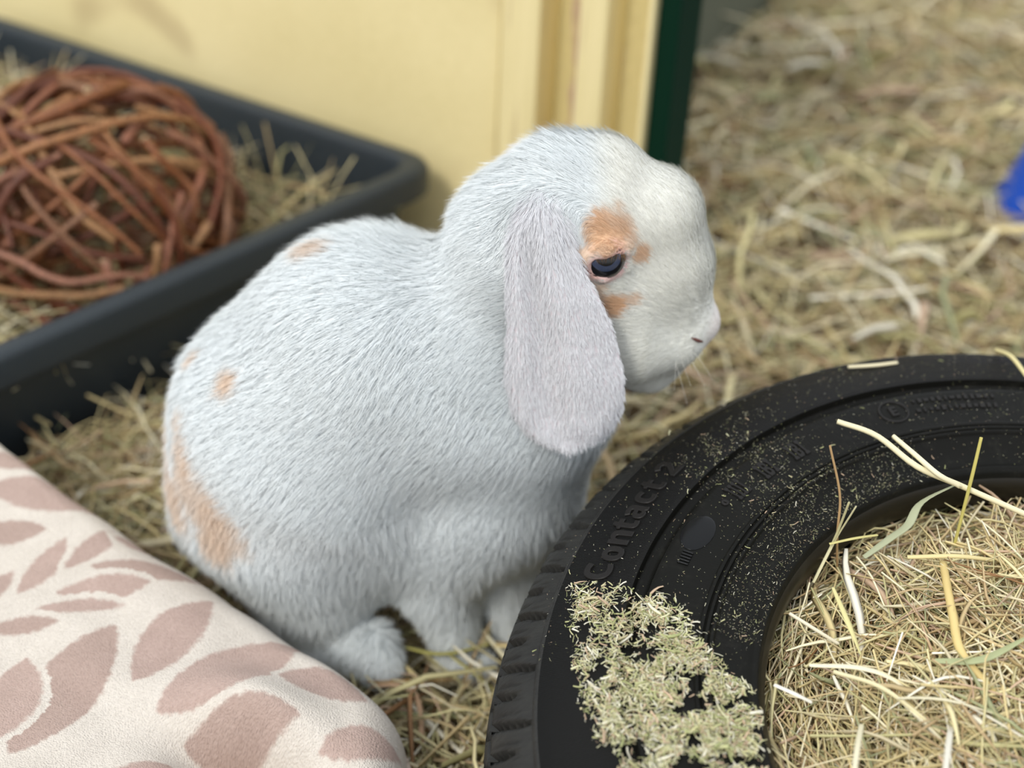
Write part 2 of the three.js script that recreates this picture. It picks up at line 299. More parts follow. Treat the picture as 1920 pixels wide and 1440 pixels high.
{
  const g = thing('hay_bedding', 'loose dry hay covering the whole ground', 'hay', [0, 0, 0], null, 'stuff');
  const place = (x0, x1, z0, z1, l0, l1, hi, fat = 1.1) => () => {
    const x = rr(x0, x1), z = rr(z0, z1);
    const len = rr(l0, l1);
    if (polyDist(x, z, TRAY) < 0.012) return null;
    if (polyDist(x, z, CUSHION) < -0.02) return null;
    const dt = Math.hypot(x - 0.295, z + 0.56); if (dt < 0.27) return null;
    const ps = panelSide(x, z), along = (x - PANEL.p.x) * -PANEL.d.x + (z - PANEL.p.z) * -PANEL.d.z; if (along < 0.2 && ps < 0.025 && ps > -0.09) return null;
    if (along < -0.05 && ps < -0.08) return null;
    let y = groundY(x, z) + rr(0, hi), pitch = rr(-0.28, 0.28);
    const ex = (x + 0.075) / 0.13, ez = (z + 0.775) / 0.075; if (ex * ex + ez * ez < 1) { y = rr(0.0, 0.012); pitch *= 0.3; }
    if (dt < 0.36 && x < 0.2) pitch *= 0.4;
    return strandAt(x, y, z, len, pitch, hayCol(1.03), undefined, fat * rr(0.8, 1.2));
  };
  const free = (x, z, m) => {
    const along = (x - PANEL.p.x) * -PANEL.d.x + (z - PANEL.p.z) * -PANEL.d.z, ps = panelSide(x, z), ex = (x + 0.085) / (0.16 + m), ez = (z + 0.785) / (0.1 + m);
    return !(polyDist(x, z, TRAY) < 0.012 + m || polyDist(x, z, CUSHION) < -0.02 + m || Math.hypot(x - 0.295, z + 0.56) < 0.27 + m || (along < 0.2 + m && ps < 0.025 + m && ps > -0.09 - m) || ex * ex + ez * ez < 1);
  };
  const cells = [], rest = [], singles = [];
  for (let x = -0.875; x < 1.05; x += MAT) for (let z = -2.4; z < -0.5; z += MAT) {
    let ok = true; for (let i = -2; i <= 2; i++) for (let j = -2; j <= 2; j++) if (!free(x + i * MAT / 4, z + j * MAT / 4, 0.04)) ok = false;
    (ok ? cells : rest).push([x, z]);
  }
  let ci = 0; layHay(g, cells.length, () => { const [x, z] = cells[ci++]; _e.set(0, Math.PI / 2 * Math.floor(rnd() * 4), 0); const t = rr(0.96, 1.04); return { m: new THREE.Matrix4().compose(V(x, 0.008 * sstep(-1.2, -1.7, z), z), _q.setFromEuler(_e), V(rnd() < 0.5 ? -1 : 1, 1, 1)), c: new THREE.Color(t, t, t) }; }, 'hay_mats', mats, wispMat);
  for (const [cx, cz] of rest) {
    const hidden = panelSide(cx, cz) < -0.16 && (cx - PANEL.p.x) * -PANEL.d.x + (cz - PANEL.p.z) * -PANEL.d.z < -0.1;
    if (cx < -0.6 || hidden || Math.hypot(cx - 0.295, cz + 0.56) < 0.12 || polyDist(cx, cz, TRAY) < -0.18) continue;
    const one = place(cx - MAT / 2, cx + MAT / 2, cz - MAT / 2, cz + MAT / 2, 0.055, 0.125, 0.03, 1.3); for (let k = 0; k < 400; k++) singles.push(one);
  }
  let si = 0; layHay(g, singles.length, () => singles[si++](), 'hay_strands', strandFar);
  layHay(g, 3600, place(-0.40, 0.06, -0.98, -0.55, 0.03, 0.075, 0.022), 'hay_strands', strandFar);
  // drift against the tray and behind the cushion
  layHay(g, 2600, () => {
    const t = rnd(), s = rr(0.012, 0.12), d = V(TRAY[1][0] - TRAY[0][0], 0, TRAY[1][1] - TRAY[0][1]), L = d.length(); d.normalize();
    const px = TRAY[0][0] + d.x * L * t + d.z * s, pz = TRAY[0][1] + d.z * L * t - d.x * s;
    if (polyDist(px, pz, TRAY) < 0.008 || polyDist(px, pz, CUSHION) < -0.01) return null;
    const ex = (px + 0.1) / 0.14, ez = (pz + 0.79) / 0.09; if (ex * ex + ez * ez < 1) return null;
    return strandAt(px, rr(0.008, 0.052 - s * 0.2), pz, rr(0.03, 0.075), rr(-0.5, 0.5), hayCol(0.95));
  }, 'hay_strands', strandFar);
}
{
  const g = thing('hay_filling', 'pale dry hay heaped in the hollow of the tyre', 'hay', tyre.position.toArray(), null, 'stuff'); g.rotation.x = TYRE.tilt;
  layHay(g, 8200, () => {
    const a = rr(0, 6.283), r = 0.166 * Math.sqrt(rnd()), x = r * Math.cos(a), z = -r * Math.sin(a);
    const top = TW - 0.036 + 0.036 * sstep(0.165, 0.06, r) + 0.012 * clamp((x + 0.1) / 0.2) + 0.008 * nz(x * 20, z * 20, 2);
    const len = rr(0.02, 0.075) * (rnd() < 0.1 ? 1.6 : 1), y = top - 0.036 * Math.pow(rnd(), 1.6);
    let yaw = rr(0, 6.283); const reach = 0.163 - r; if (len * 0.5 > reach) yaw = Math.PI / 2 + a + rr(-0.6, 0.6);
    if (len * 0.5 > Math.sqrt(Math.max(0.0001, 0.166 ** 2 - r * r)) * 1.05) return null;
    return strandAt(x, y, z, len, rr(-0.3, 0.3) * (rnd() < 0.15 ? 2 : 1), hayCol(1.15), yaw, rr(0.85, 1.5) * Math.min(1, 0.055 / len));
  });
}
{
  const g = thing('hay_filling', 'hay around the willow ball inside the litter tray', 'hay', [0, 0, 0], null, 'stuff');
  layHay(g, 8000, () => {
    const x = rr(-0.88, -0.08), z = rr(-1.47, -0.86), d = polyDist(x, z, TRAY); if (d > -0.045) return null;
    const bx = Math.hypot(x + 0.347, z + 1.130);
    const y = rr(0.012, 0.055) + 0.02 * nz(x * 9, z * 9, 6) + (bx > 0.1 ? 0.012 : -0.01) + (bx > 0.12 ? rr(0, 0.034) + 0.036 * sstep(0.10, 0.2, bx) * sstep(-0.04, -0.1, d) : 0);
    const len = Math.min(rr(0.04, 0.13), -d * 2.2);
    return strandAt(x, y, z, len, bx > 0.12 && rnd() < 0.25 ? rr(-0.9, 0.9) : rr(-0.3, 0.3), hayCol(1));
  }, 'hay_strands', strandFar);
}
// crumbled hay on the tyre
{
  const crumb = []; for (let k = 0; k < 4; k++) { const b = rr(-0.15, 0.15); crumb.push(stalkGeo([V(-0.5, 0, 0), V(0, b, b * 0.5), V(0.5, 0, b)], (t) => [0.09, 0.07, 0.14, 0.11][k] * (1 - 0.3 * t), { sides: 4, seg: 3, flat: [1, 0.5, 0.35, 0.6][k] })); }
  const CC = ['#dcd9b0', '#e6e2c4', '#cfcb9a', '#c0c08a', '#d6caa0', '#f0ebd6', '#b0b57c', '#cfb396'];
  const onTyre = (deg, r, lift, len, mixc) => {
    const a = deg * Math.PI / 180, y = TW + wallH(r) + lift; return strandAt(r * Math.cos(a), y, -r * Math.sin(a), len, rr(-0.25, 0.25), new THREE.Color(pick(CC)).multiplyScalar(rr(0.8, 1.1)));
  };
  const g = thing('hay_crumbs', 'drift of crumbled green hay chaff on the near side of the tyre', 'hay', tyre.position.toArray(), null, 'stuff'); g.rotation.x = TYRE.tilt;
  layHay(g, 40000, () => {
    const deg = rr(163, 205), r = rr(0.16, 0.276), d2 = deg - 164;
    const lo = 0.208 - 0.044 * clamp(d2 / 14), hi = 0.272 - 0.016 * clamp(d2 / 14) - 0.02 * clamp((deg - 180) / 16);
    const edge = Math.min((r - lo) / (deg < 176 ? 0.03 : 0.01), (hi - r) / 0.012, (deg - 163) / 5);
    const patch = nz(deg * 0.35, r * 70, 5.5) + 0.55 * nz(deg * 1.1, r * 200, 2.5);
    if (rnd() > clamp(0.42 + patch * 1.1) * clamp(edge)) return null;
    return onTyre(deg, r, rr(0.0002, 0.0042) * clamp(edge), rr(0.0011, 0.0044) * (rnd() < 0.07 ? 2 : 1));
  }, 'hay_crumb', crumb);
  layHay(g, 6000, () => {
    const t = rnd(); let deg, r;
    if (t < 0.4) { deg = rr(128, 142) + rr(-4, 4); r = rr(0.19, 0.262); if (rnd() > 0.5 + nz(deg * 0.4, r * 60, 1)) return null; }
    else if (t < 0.7) { deg = rr(110, 168); r = rr(0.166, 0.192); }
    else { deg = rr(80, 175); r = rr(0.17, 0.28); }
    return onTyre(deg, r, 0.0004, rr(0.0003, 0.0010) * (rnd() < 0.035 ? 3.2 : 1));
  }, 'hay_fleck', crumb);
}

// single stalks that stand out
{
  const S = [
    [[[0.1791, 0.2587, -0.7027], [0.1985, 0.2575, -0.6941], [0.2192, 0.2525, -0.6743], [0.2432, 0.2439, -0.6710], [0.2790, 0.2343, -0.6609]], 0.0017, 1, '#e9dfb8', 'long cream straw leaning out over the back of the tyre'],
    [[[0.2092, 0.2557, -0.6959], [0.2184, 0.2555, -0.6810], [0.2292, 0.2534, -0.6672], [0.2423, 0.2455, -0.6681]], 0.0015, 1, '#ece3c0', 'shorter cream straw lying beside the long one on the tyre'],
    [[[0.1945, 0.2082, -0.6492], [0.2083, 0.2155, -0.6572], [0.2175, 0.2222, -0.6612], [0.2244, 0.2297, -0.6707], [0.2443, 0.2425, -0.6750]], 0.0028, 0.18, '#a9ad8c', 'crinkled grey-green grass blade inside the back rim of the tyre'],
    [[[0.2487, 0.2746, -0.6739], [0.2467, 0.2533, -0.6665], [0.2448, 0.2118, -0.6598]], 0.0010, 1, '#c3b866', 'thin yellow-green stalk standing upright at the back of the tyre'],
    [[[0.1675, 0.2729, -0.6624], [0.1759, 0.2463, -0.6537], [0.1772, 0.2252, -0.6480], [0.1836, 0.1908, -0.6545]], 0.0007, 1, '#ad8d62', 'thin tan stalk standing tallest against the tyre sidewall'],
    [[[0.1821, 0.2496, -0.6417], [0.1754, 0.2198, -0.6455], [0.1673, 0.1984, -0.6379]], 0.0010, 0.5, '#d6cfa6', 'pale split stalk propped against the inner tyre rim'],
    [[[0.1774, 0.2543, -0.6392], [0.1756, 0.2238, -0.6452], [0.1715, 0.2046, -0.6450]], 0.0007, 1, '#c9c294', 'narrow stalk crossing the pale split one at the tyre rim'],
    [[[0.1721, 0.2241, -0.6404], [0.1845, 0.2274, -0.6419], [0.1989, 0.2244, -0.6493]], 0.0009, 0.5, '#c7be7c', 'short yellowish blade lying across the stalks at the tyre rim'],
    [[[0.2027, 0.2304, -0.7963], [0.2189, 0.2316, -0.7978], [0.2333, 0.2313, -0.8023]], 0.0014, 0.7, '#ddd2ae', 'short straight straw lying on the far outer edge of the tyre'],
    [[[0.2979, 0.2312, -0.8220], [0.3009, 0.2395, -0.8035], [0.3036, 0.2437, -0.7774]], 0.0016, 0.8, '#dccf96', 'bent straw hooked over the tyre at the right edge'],
    [[[0.1556, 0.2062, -0.5685], [0.1820, 0.2105, -0.5638], [0.1981, 0.2068, -0.5594], [0.2134, 0.1953, -0.5501]], 0.0021, 0.25, '#efe6c4', 'broad cream blade lying across the hay in the tyre'],
    [[[0.2345, 0.2142, -0.6415], [0.2317, 0.2150, -0.6002], [0.2320, 0.2125, -0.5771], [0.2469, 0.2035, -0.5579]], 0.0024, 0.8, '#dcc483', 'thick yellow stem running down through the hay in the tyre'],
    [[[0.2181, 0.2107, -0.5716], [0.2391, 0.2154, -0.5694], [0.2638, 0.2221, -0.5802]], 0.0030, 0.15, '#aab083', 'wide green blade rising to the right edge in the tyre hay'],
    [[[0.1655, 0.2171, -0.4927], [0.1706, 0.2118, -0.5118], [0.1787, 0.1976, -0.5383]], 0.0015, 0.6, '#e8e0c0', 'whitish straw pointing down at the front of the tyre hay'],
    [[[0.2027, 0.2308, -0.4834], [0.2109, 0.2194, -0.5080], [0.2233, 0.1983, -0.5425]], 0.0016, 0.6, '#ece7d6', 'near-white straw sticking up closest to the camera'],
    [[[0.1381, 0.1998, -0.5600], [0.1478, 0.2009, -0.5533], [0.1563, 0.1967, -0.5525]], 0.0013, 0.5, '#efe9d8', 'short white straw end at the left rim of the tyre hay'],
    [[[0.1725, 0.2145, -0.6170], [0.1771, 0.2145, -0.5900], [0.1826, 0.2065, -0.5776]], 0.0016, 0.4, '#d9d093', 'yellow pointed blade in the middle of the tyre hay'],
    [[[0.1475, 0.2144, -0.5963], [0.1613, 0.2103, -0.5892], [0.1730, 0.2039, -0.5870]], 0.0010, 1, '#e6dcc0', 'slender pale stalk at the left of the tyre hay'],
    [[[0.1652, 0.2128, -0.5585], [0.1879, 0.2116, -0.5506], [0.2158, 0.2001, -0.5345]], 0.0012, 1, '#e2d7ab', 'long straight straw slanting down across the tyre hay'],
    [[[0.2129, 0.2223, -0.6352], [0.2372, 0.2261, -0.6337], [0.2598, 0.2190, -0.6403]], 0.0015, 0.7, '#dccb93', 'level yellow straw at the back of the tyre hay'],
    [[[-0.0617, 0.0350, -0.7346], [-0.0353, 0.0400, -0.7254], [0.0001, 0.0400, -0.7389]], 0.0019, 0.4, '#a9a35c', 'green grass blade lying in front of the rabbit\'s forepaw'],
    [[[-0.0338, 0.0380, -0.7293], [-0.0140, 0.0330, -0.7160], [-0.0015, 0.0330, -0.7031]], 0.0014, 0.4, '#b3ab66', 'thin green blade running from the forepaw towards the tyre'],
    [[[-0.0811, 0.0330, -0.7048], [-0.0541, 0.0350, -0.7053], [-0.0256, 0.0330, -0.7106]], 0.0022, 0.35, '#a3814f', 'brown strip of straw in front of the rabbit\'s hind paw'],
    [[[-0.0773, 0.0330, -0.7014], [-0.0601, 0.0390, -0.6970], [-0.0495, 0.0390, -0.6897], [-0.0429, 0.0330, -0.6566]], 0.0019, 0.5, '#c9a686', 'curved pinkish straw between the cushion and the tyre'],
    [[[-0.0210, 0.0330, -0.7063], [-0.0285, 0.0380, -0.6745], [-0.0279, 0.0330, -0.6409]], 0.0015, 0.5, '#bdb188', 'pale straw running down beside the tyre tread'],
  ];
  for (const [pts, r, flat, col, label] of S) {
    const P = pts.map((p) => V(...p)), b = P[P.length - 1], q = P.map((p) => p.clone().sub(b));
    const m = new THREE.Mesh(stalkGeo(q, (t) => r * (flat < 0.45 ? 0.35 + 0.65 * Math.sin(Math.PI * clamp(0.1 + t * 0.85)) : 1 - 0.2 * Math.abs(t - 0.5)), { sides: 7, seg: 22, flat, twist: flat < 0.45 ? 0.5 : 0 }), std({ color: col, roughness: 0.65 }));
    m.name = numbered('hay_stalk'); m.position.copy(b); m.castShadow = m.receiveShadow = true; tag(m, label, 'hay', 'single hay stalks'); scene.add(m);
  }
}

// ---------------------------------------------------------------- willow ball in the tray
{
  const BC = V(-0.347, 0.120, -1.130), BR = 0.121, BY = 0.9;
  const g = thing('willow_ball', 'reddish brown woven willow twig ball sitting in the litter tray', 'willow ball', [BC.x, BC.y - BR * BY, BC.z]);
  const cols = ['#95592f', '#a2653d', '#84482c', '#b27a4c', '#bb8a5c', '#743f27', '#a86c50', '#97694a', '#ad765c'];
  const barkT = noiseTex(128, (u, v) => { const k = 0.82 + 0.25 * nz(u * 6, v * 40, 3) + 0.12 * nz(u * 40, v * 10, 5); return [k, k, k]; }, true); barkT.repeat.set(1, 1);
  const mats = cols.map((c) => std({ color: c, roughness: 0.55, map: barkT }));
  const cutM = std({ color: '#d9bd97', roughness: 0.8 });
  for (let k = 0; k < 140; k++) {
    const n = V(rr(-1, 1), rr(-1, 1), rr(-1, 1)).normalize(), a = V(rr(-1, 1), rr(-1, 1), rr(-1, 1)).cross(n).normalize(), b = V().crossVectors(n, a);
    const span = rr(1.0, 2.7), s0 = rr(0, 6.283), R = BR * (k < 110 ? rr(0.86, 0.985) : rr(0.6, 0.85)), off = rr(-0.42, 0.42), pts = [], wob = rr(-0.06, 0.06);
    for (let i = 0; i <= 7; i++) { const t = s0 + span * (i / 7 - 0.5), p = a.clone().multiplyScalar(Math.cos(t)).addScaledVector(b, Math.sin(t)).multiplyScalar(Math.sqrt(1 - off * off)).addScaledVector(n, off + wob * Math.sin(i * 1.3)).normalize().multiplyScalar(R * (1 + 0.025 * Math.sin(i * 1.7 + k))); pts.push(V(p.x, (p.y + BR) * BY, p.z)); }
    const r0 = rr(0.0028, 0.0044), out = pts[3].clone().sub(V(0, BR * BY, 0)).normalize();
    const ge = stalkGeo(pts, (t) => r0 * (1 - 0.3 * t), { sides: 7, seg: 16, up: out });
    const uv = []; for (let i = 0; i <= 16; i++) for (let q = 0; q < 7; q++) uv.push(q / 7, i / 16 * span); ge.setAttribute('uv', new THREE.Float32BufferAttribute(uv, 2));
    const tw = part('twig', ge, pick(mats), g);
    if (k % 4 === 0) { const c = new THREE.CylinderGeometry(r0 * 0.98, r0 * 0.98, 0.0008, 10), d = pts[0].clone().sub(pts[1]).normalize(); c.applyQuaternion(new THREE.Quaternion().setFromUnitVectors(V(0, 1, 0), d)); c.translate(pts[0].x, pts[0].y, pts[0].z); part('cut_end', c, cutM, tw); }
  }
}

// ---------------------------------------------------------------- blue dish at the right edge
{
  const g = thing('feeding_bowl', 'bright blue plastic bowl standing in the hay at the right edge', 'bowl', [0.556, 0.02, -1.37]);
  const blue = std({ color: 0x0a4fc4, roughness: 0.35 }), grey = std({ color: 0xb9bcc6, roughness: 0.6 });
  part('bowl', new THREE.LatheGeometry([[0.0, 0.02], [0.05, 0.02], [0.06, 0.03], [0.068, 0.066], [0.072, 0.07], [0.077, 0.068], [0.083, 0.045], [0.094, 0.014], [0.095, 0.012]].map((p) => new THREE.Vector2(...p)), 48), blue, g);
  part('foot_ring', new THREE.LatheGeometry([[0.095, 0.012], [0.0985, 0.008], [0.0985, 0.0], [0.088, 0.0], [0.085, 0.01], [0.0945, 0.012]].map((p) => new THREE.Vector2(...p)), 48), grey, g);
}

// ---------------------------------------------------------------- fleece cushion
{
  const CX = -0.25, CZ = -0.64;
  const g = thing('fleece_cushion', 'plump fleece cushion with dusty pink leaves on cream, front left', 'cushion', [CX, 0, CZ]);
  // flat print: leaves [x0, z0, x1, z1, half width]
  const LV = [[-0.171, -0.687, -0.204, -0.621, 0.016], [-0.223, -0.663, -0.258, -0.566, 0.02], [-0.268, -0.637, -0.273, -0.571, 0.016], [-0.336, -0.781, -0.252, -0.763, 0.014], [-0.328, -0.745, -0.284, -0.742, 0.011], [-0.270, -0.734, -0.287, -0.685, 0.010], [-0.235, -0.746, -0.265, -0.708, 0.009], [-0.250, -0.709, -0.181, -0.708, 0.009], [-0.209, -0.697, -0.264, -0.687, 0.011], [-0.221, -0.678, -0.273, -0.672, 0.006], [-0.255, -0.663, -0.298, -0.654, 0.007], [-0.115, -0.663, -0.187, -0.602, 0.019], [-0.072, -0.622, -0.124, -0.632, 0.012], [-0.106, -0.598, -0.171, -0.590, 0.012], [-0.051, -0.599, -0.095, -0.583, 0.011], [-0.296, -0.708, -0.304, -0.674, 0.008], [-0.344, -0.808, -0.299, -0.799, 0.008], [-0.215, -0.732, -0.242, -0.739, 0.006], [-0.168, -0.572, -0.214, -0.527, 0.016], [-0.106, -0.569, -0.138, -0.524, 0.014], [-0.39, -0.84, -0.35, -0.80, 0.012], [-0.40, -0.78, -0.36, -0.74, 0.013], [-0.38, -0.70, -0.33, -0.67, 0.014], [-0.44, -0.72, -0.42, -0.64, 0.016], [-0.36, -0.62, -0.32, -0.55, 0.018], [-0.42, -0.58, -0.38, -0.50, 0.018], [-0.28, -0.54, -0.25, -0.48, 0.016], [-0.34, -0.88, -0.30, -0.84, 0.012], [-0.14, -0.72, -0.16, -0.76, 0.01], [-0.20, -0.76, -0.22, -0.80, 0.012]];
  const X0 = -0.56, Z0 = -0.94, SP = 0.56, cream = [0.835, 0.80, 0.755], pinks = [[0.70, 0.608, 0.567], [0.685, 0.595, 0.552], [0.715, 0.622, 0.58]];
  const leaves = LV.map(([x0, z0, x1, z1, w], i) => { const dx = x1 - x0, dz = z1 - z0, l = Math.hypot(dx, dz); return { x0, z0, l, ux: dx / l, uz: dz / l, w: w * 1.02, c: pinks[i % 3], k: rr(-0.25, 0.25) }; });
  const t = noiseTex(1024, (u, v) => {
    const x = X0 + u * SP, z = Z0 + v * SP, jx = 0.0016 * nz(x * 260, z * 260, 1) + 0.0011 * nz(x * 700, z * 700, 2), fz = 0.03 * nz(x * 420, z * 420, 6) + 0.02 * nz(x * 60, z * 60, 3); let c = cream;
    for (const L of leaves) {
      const px = x - L.x0, pz = z - L.z0, a = (px * L.ux + pz * L.uz) / L.l; if (a < -0.2 || a > 1.2) continue;
      const across = px * -L.uz + pz * L.ux - L.k * L.w * Math.sin(Math.PI * clamp(a)) , wid = L.w * Math.pow(Math.max(0, Math.sin(Math.PI * clamp(a))), 0.75), d = Math.abs(across) - wid + jx + Math.max(0, -a, a - 1) * L.l;
      if (d > 0.005) continue;
      const m = sstep(0.0012, -0.0022, d); c = [0, 1, 2].map((q) => cream[q] + (L.c[q] - cream[q]) * m);
    }
    return c.map((q) => q + fz);
  }, true); t.wrapS = t.wrapT = THREE.ClampToEdgeWrapping;
  const pile = noiseTex(256, (u, v) => 0.5 + 0.35 * nz(u * 64, v * 64, 2) + 0.25 * nz(u * 128, v * 128, 5));
  const pileT = pile; pileT.repeat.set(9, 9);
  const mat = phys({ map: t, roughness: 0.95, bumpMap: pileT, bumpScale: 0.0012, sheen: 0.3, sheenRoughness: 0.6, sheenColor: new THREE.Color(0xe8dcd2) });
  const out = new THREE.CatmullRomCurve3(CUSHION.map((p) => V(p[0], 0, p[1])), true, 'catmullrom', 0.35);
  const top = (x, z) => {
    let h = 0.112 + 0.004 * sstep(-0.22, -0.36, x) + 0.010 * nz(x * 9, z * 9, 1.7) + 0.004 * nz(x * 26, z * 26, 4.1);
    const q = [(x + 0.135) * 0.9 + (z + 0.575) * 0.25, (z + 0.575) * 0.9 - (x + 0.135) * 0.25]; h -= 0.05 * Math.exp(-(q[0] * q[0]) / 0.0012 - (q[1] * q[1]) / 0.00022);
    h += 0.014 * Math.exp(-((q[0]) ** 2) / 0.004 - ((q[1] + 0.028) ** 2) / 0.0004);
    return h - 0.012 * sstep(-0.13, -0.04, x);
  };
  const rho = 0.036, NU = 220, ROW = 62;
  part('cover', gridGeo(NU, ROW, (u, v) => {
    const B = out.getPoint(u % 1), dx = B.x - CX, dz = B.z - CZ, L = Math.hypot(dx, dz), ux = dx / L, uz = dz / L; let d, y;
    const wob = 0.004 * nz(B.x * 30, B.z * 30, 8);
    if (v < 0.55) { d = (L - rho) * Math.pow(v / 0.55, 0.8); y = top(CX + ux * d, CZ + uz * d); }
    else if (v < 0.9) { const al = Math.PI / 2 - (v - 0.55) / 0.35 * Math.PI, yt = top(CX + ux * (L - rho), CZ + uz * (L - rho)), mid = yt / 2 + 0.003; d = L - rho + rho * Math.cos(al) + wob * Math.cos(al); y = mid + (yt - mid) * Math.sin(al); }
    else { d = (L - rho) * (1 - (v - 0.9) / 0.1); y = 0.006; }
    const x = CX + ux * d, z = CZ + uz * d; return [x - CX, y, z - CZ, (x - X0) / SP, (z - Z0) / SP];
  }, true), mat, g);
  const seam = []; for (let i = 0; i < 140; i++) { const B = out.getPoint(i / 140), dx = B.x - CX, dz = B.z - CZ, L = Math.hypot(dx, dz), yt = top(CX + dx / L * (L - rho), CZ + dz / L * (L - rho)); seam.push(V(B.x - CX + dx / L * 0.002, yt / 2 + 0.002 + 0.002 * Math.sin(i * 2.1), B.z - CZ + dz / L * 0.002)); }
  part('seam', new THREE.TubeGeometry(new THREE.CatmullRomCurve3(seam, true), 280, 0.0022, 6, true), std({ color: '#d8c6b6', roughness: 0.95 }), g);
}

// ---------------------------------------------------------------- rabbit
{
  const BASE = V(-0.07, 0, -0.78);
  const rabbit = thing('rabbit', 'white lop-eared rabbit with tan patches sitting between tray and tyre', 'rabbit', BASE.toArray());
  const Zc = -0.79;
  // capsules: [ax, ay, az, ra, bx, by, bz, rb, blend]
  const P = [
    [-0.150, 0.118, Zc, 0.064, -0.121, 0.168, Zc, 0.083, 0.02],
    [-0.121, 0.168, Zc, 0.083, -0.086, 0.232, Zc, 0.067, 0.03],
    [-0.086, 0.228, Zc, 0.067, -0.030, 0.212, Zc, 0.062, 0.03],
    [-0.030, 0.206, Zc, 0.062, 0.008, 0.210, Zc, 0.050, 0.03],
    [0.006, 0.20, Zc, 0.050, -0.008, 0.140, Zc, 0.052, 0.03],
    [-0.085, 0.112, Zc, 0.062, -0.02, 0.130, Zc, 0.054, 0.03],
    [-0.012, 0.262, Zc, 0.048, 0.006, 0.300, Zc, 0.042, 0.025],
    // thighs and hind feet
    [-0.134, 0.118, -0.760, 0.051, -0.122, 0.072, -0.757, 0.041, 0.018],
    [-0.134, 0.118, -0.823, 0.052, -0.122, 0.072, -0.828, 0.042, 0.018],
    [-0.122, 0.036, -0.742, 0.022, -0.083, 0.036, -0.728, 0.0175, 0.012],
    [-0.083, 0.036, -0.728, 0.0175, -0.074, 0.031, -0.720, 0.0145, 0.008],
    [-0.122, 0.030, -0.838, 0.022, -0.075, 0.026, -0.852, 0.016, 0.012],
    // forelegs
    [-0.022, 0.134, -0.768, 0.035, -0.040, 0.070, -0.760, 0.023, 0.02],
    [-0.040, 0.070, -0.760, 0.023, -0.026, 0.024, -0.744, 0.0145, 0.01],
    [-0.026, 0.022, -0.744, 0.0135, -0.012, 0.018, -0.738, 0.0115, 0.006],
    [0.004, 0.126, -0.795, 0.034, 0.001, 0.07, -0.785, 0.022, 0.02],
    [0.001, 0.07, -0.785, 0.022, 0.004, 0.024, -0.768, 0.0145, 0.01],
    [0.004, 0.022, -0.768, 0.0135, 0.016, 0.018, -0.762, 0.0115, 0.006],
    [-0.186, 0.070, Zc, 0.02, -0.198, 0.085, Zc, 0.017, 0.02],
    // head
    [0.006, 0.314, Zc, 0.0405, 0.030, 0.328, Zc, 0.0405, 0.02],
    [0.030, 0.328, Zc, 0.0395, 0.058, 0.276, Zc, 0.0395, 0.02],
    [0.052, 0.338, Zc, 0.028, 0.0745, 0.333, Zc, 0.0255, 0.014],
    [0.0745, 0.330, Zc, 0.0255, 0.083, 0.300, Zc, 0.027, 0.014],
    [0.083, 0.300, Zc, 0.027, 0.0945, 0.268, Zc, 0.0215, 0.012],
    [0.0945, 0.268, Zc, 0.0205, 0.1095, 0.2605, Zc, 0.0105, 0.012],
    [0.100, 0.246, Zc, 0.0115, 0.081, 0.2345, Zc, 0.0175, 0.010],
    [0.081, 0.236, Zc, 0.0175, 0.058, 0.258, Zc, 0.034, 0.014],
    [0.092, 0.254, -0.777, 0.0155, 0.072, 0.256, -0.772, 0.0235, 0.010],
    [0.092, 0.254, -0.803, 0.0155, 0.072, 0.256, -0.808, 0.0235, 0.010],
    [0.022, 0.357, Zc, 0.0145, 0.050, 0.360, Zc, 0.0150, 0.014],
    // ear roots
    [0.022, 0.348, -0.774, 0.014, 0.014, 0.342, -0.760, 0.0125, 0.014],
    [0.022, 0.348, -0.806, 0.014, 0.014, 0.342, -0.820, 0.0125, 0.014],
  ];
  const prim = (c, x, y, z) => { const bx = c[4] - c[0], by = c[5] - c[1], bz = c[6] - c[2], t = clamp(((x - c[0]) * bx + (y - c[1]) * by + (z - c[2]) * bz) / (bx * bx + by * by + bz * bz)); return Math.hypot(x - c[0] - bx * t, y - c[1] - by * t, z - c[2] - bz * t) - (c[3] + (c[7] - c[3]) * t); };
  const smin = (a, b, k) => { const h = Math.max(k - Math.abs(a - b), 0) / k; return Math.min(a, b) - h * h * k * 0.25; };
  const base = (x, y, z) => { let d = 1; for (const c of P) { const e = prim(c, x, y, z); d = d === 1 ? e : smin(d, e, c[8]); } return d; };
  const grad = (f, p, e = 0.001) => V(f(p.x + e, p.y, p.z) - f(p.x - e, p.y, p.z), f(p.x, p.y + e, p.z) - f(p.x, p.y - e, p.z), f(p.x, p.y, p.z + e) - f(p.x, p.y, p.z - e)).normalize();
  // eyes are set into the sides of the head
  const eyes = [1, -1].map((s) => { let z = Zc + s * 0.07; while (base(0.0488, 0.3250, z) > 0) z -= s * 0.0004; const p = V(0.0488, 0.3250, z), n = grad(base, p); return { s, n, c: p.clone().addScaledVector(n, -0.0058) }; });
  const ER = 0.0120, lids = [];
  for (const e of eyes) {
    const f = V(1, 0, 0).addScaledVector(e.n, -e.n.x).normalize(), u = V().crossVectors(e.n, f).multiplyScalar(e.s).normalize(); if (u.y < 0) u.negate(); e.f = f; e.u = u;
    const at = (a, b, c) => e.c.clone().addScaledVector(f, a).addScaledVector(u, b).addScaledVector(e.n, c);
    const cap = (p, ra, q, rb, k) => lids.push([p.x, p.y, p.z, ra, q.x, q.y, q.z, rb, k]);
    cap(at(-0.0125, 0.0035, 0.0040), 0.0032, at(-0.003, 0.0088, 0.0078), 0.0042, 0.002); cap(at(-0.003, 0.0088, 0.0078), 0.0042, at(0.0120, 0.0050, 0.0040), 0.0034, 0.002);
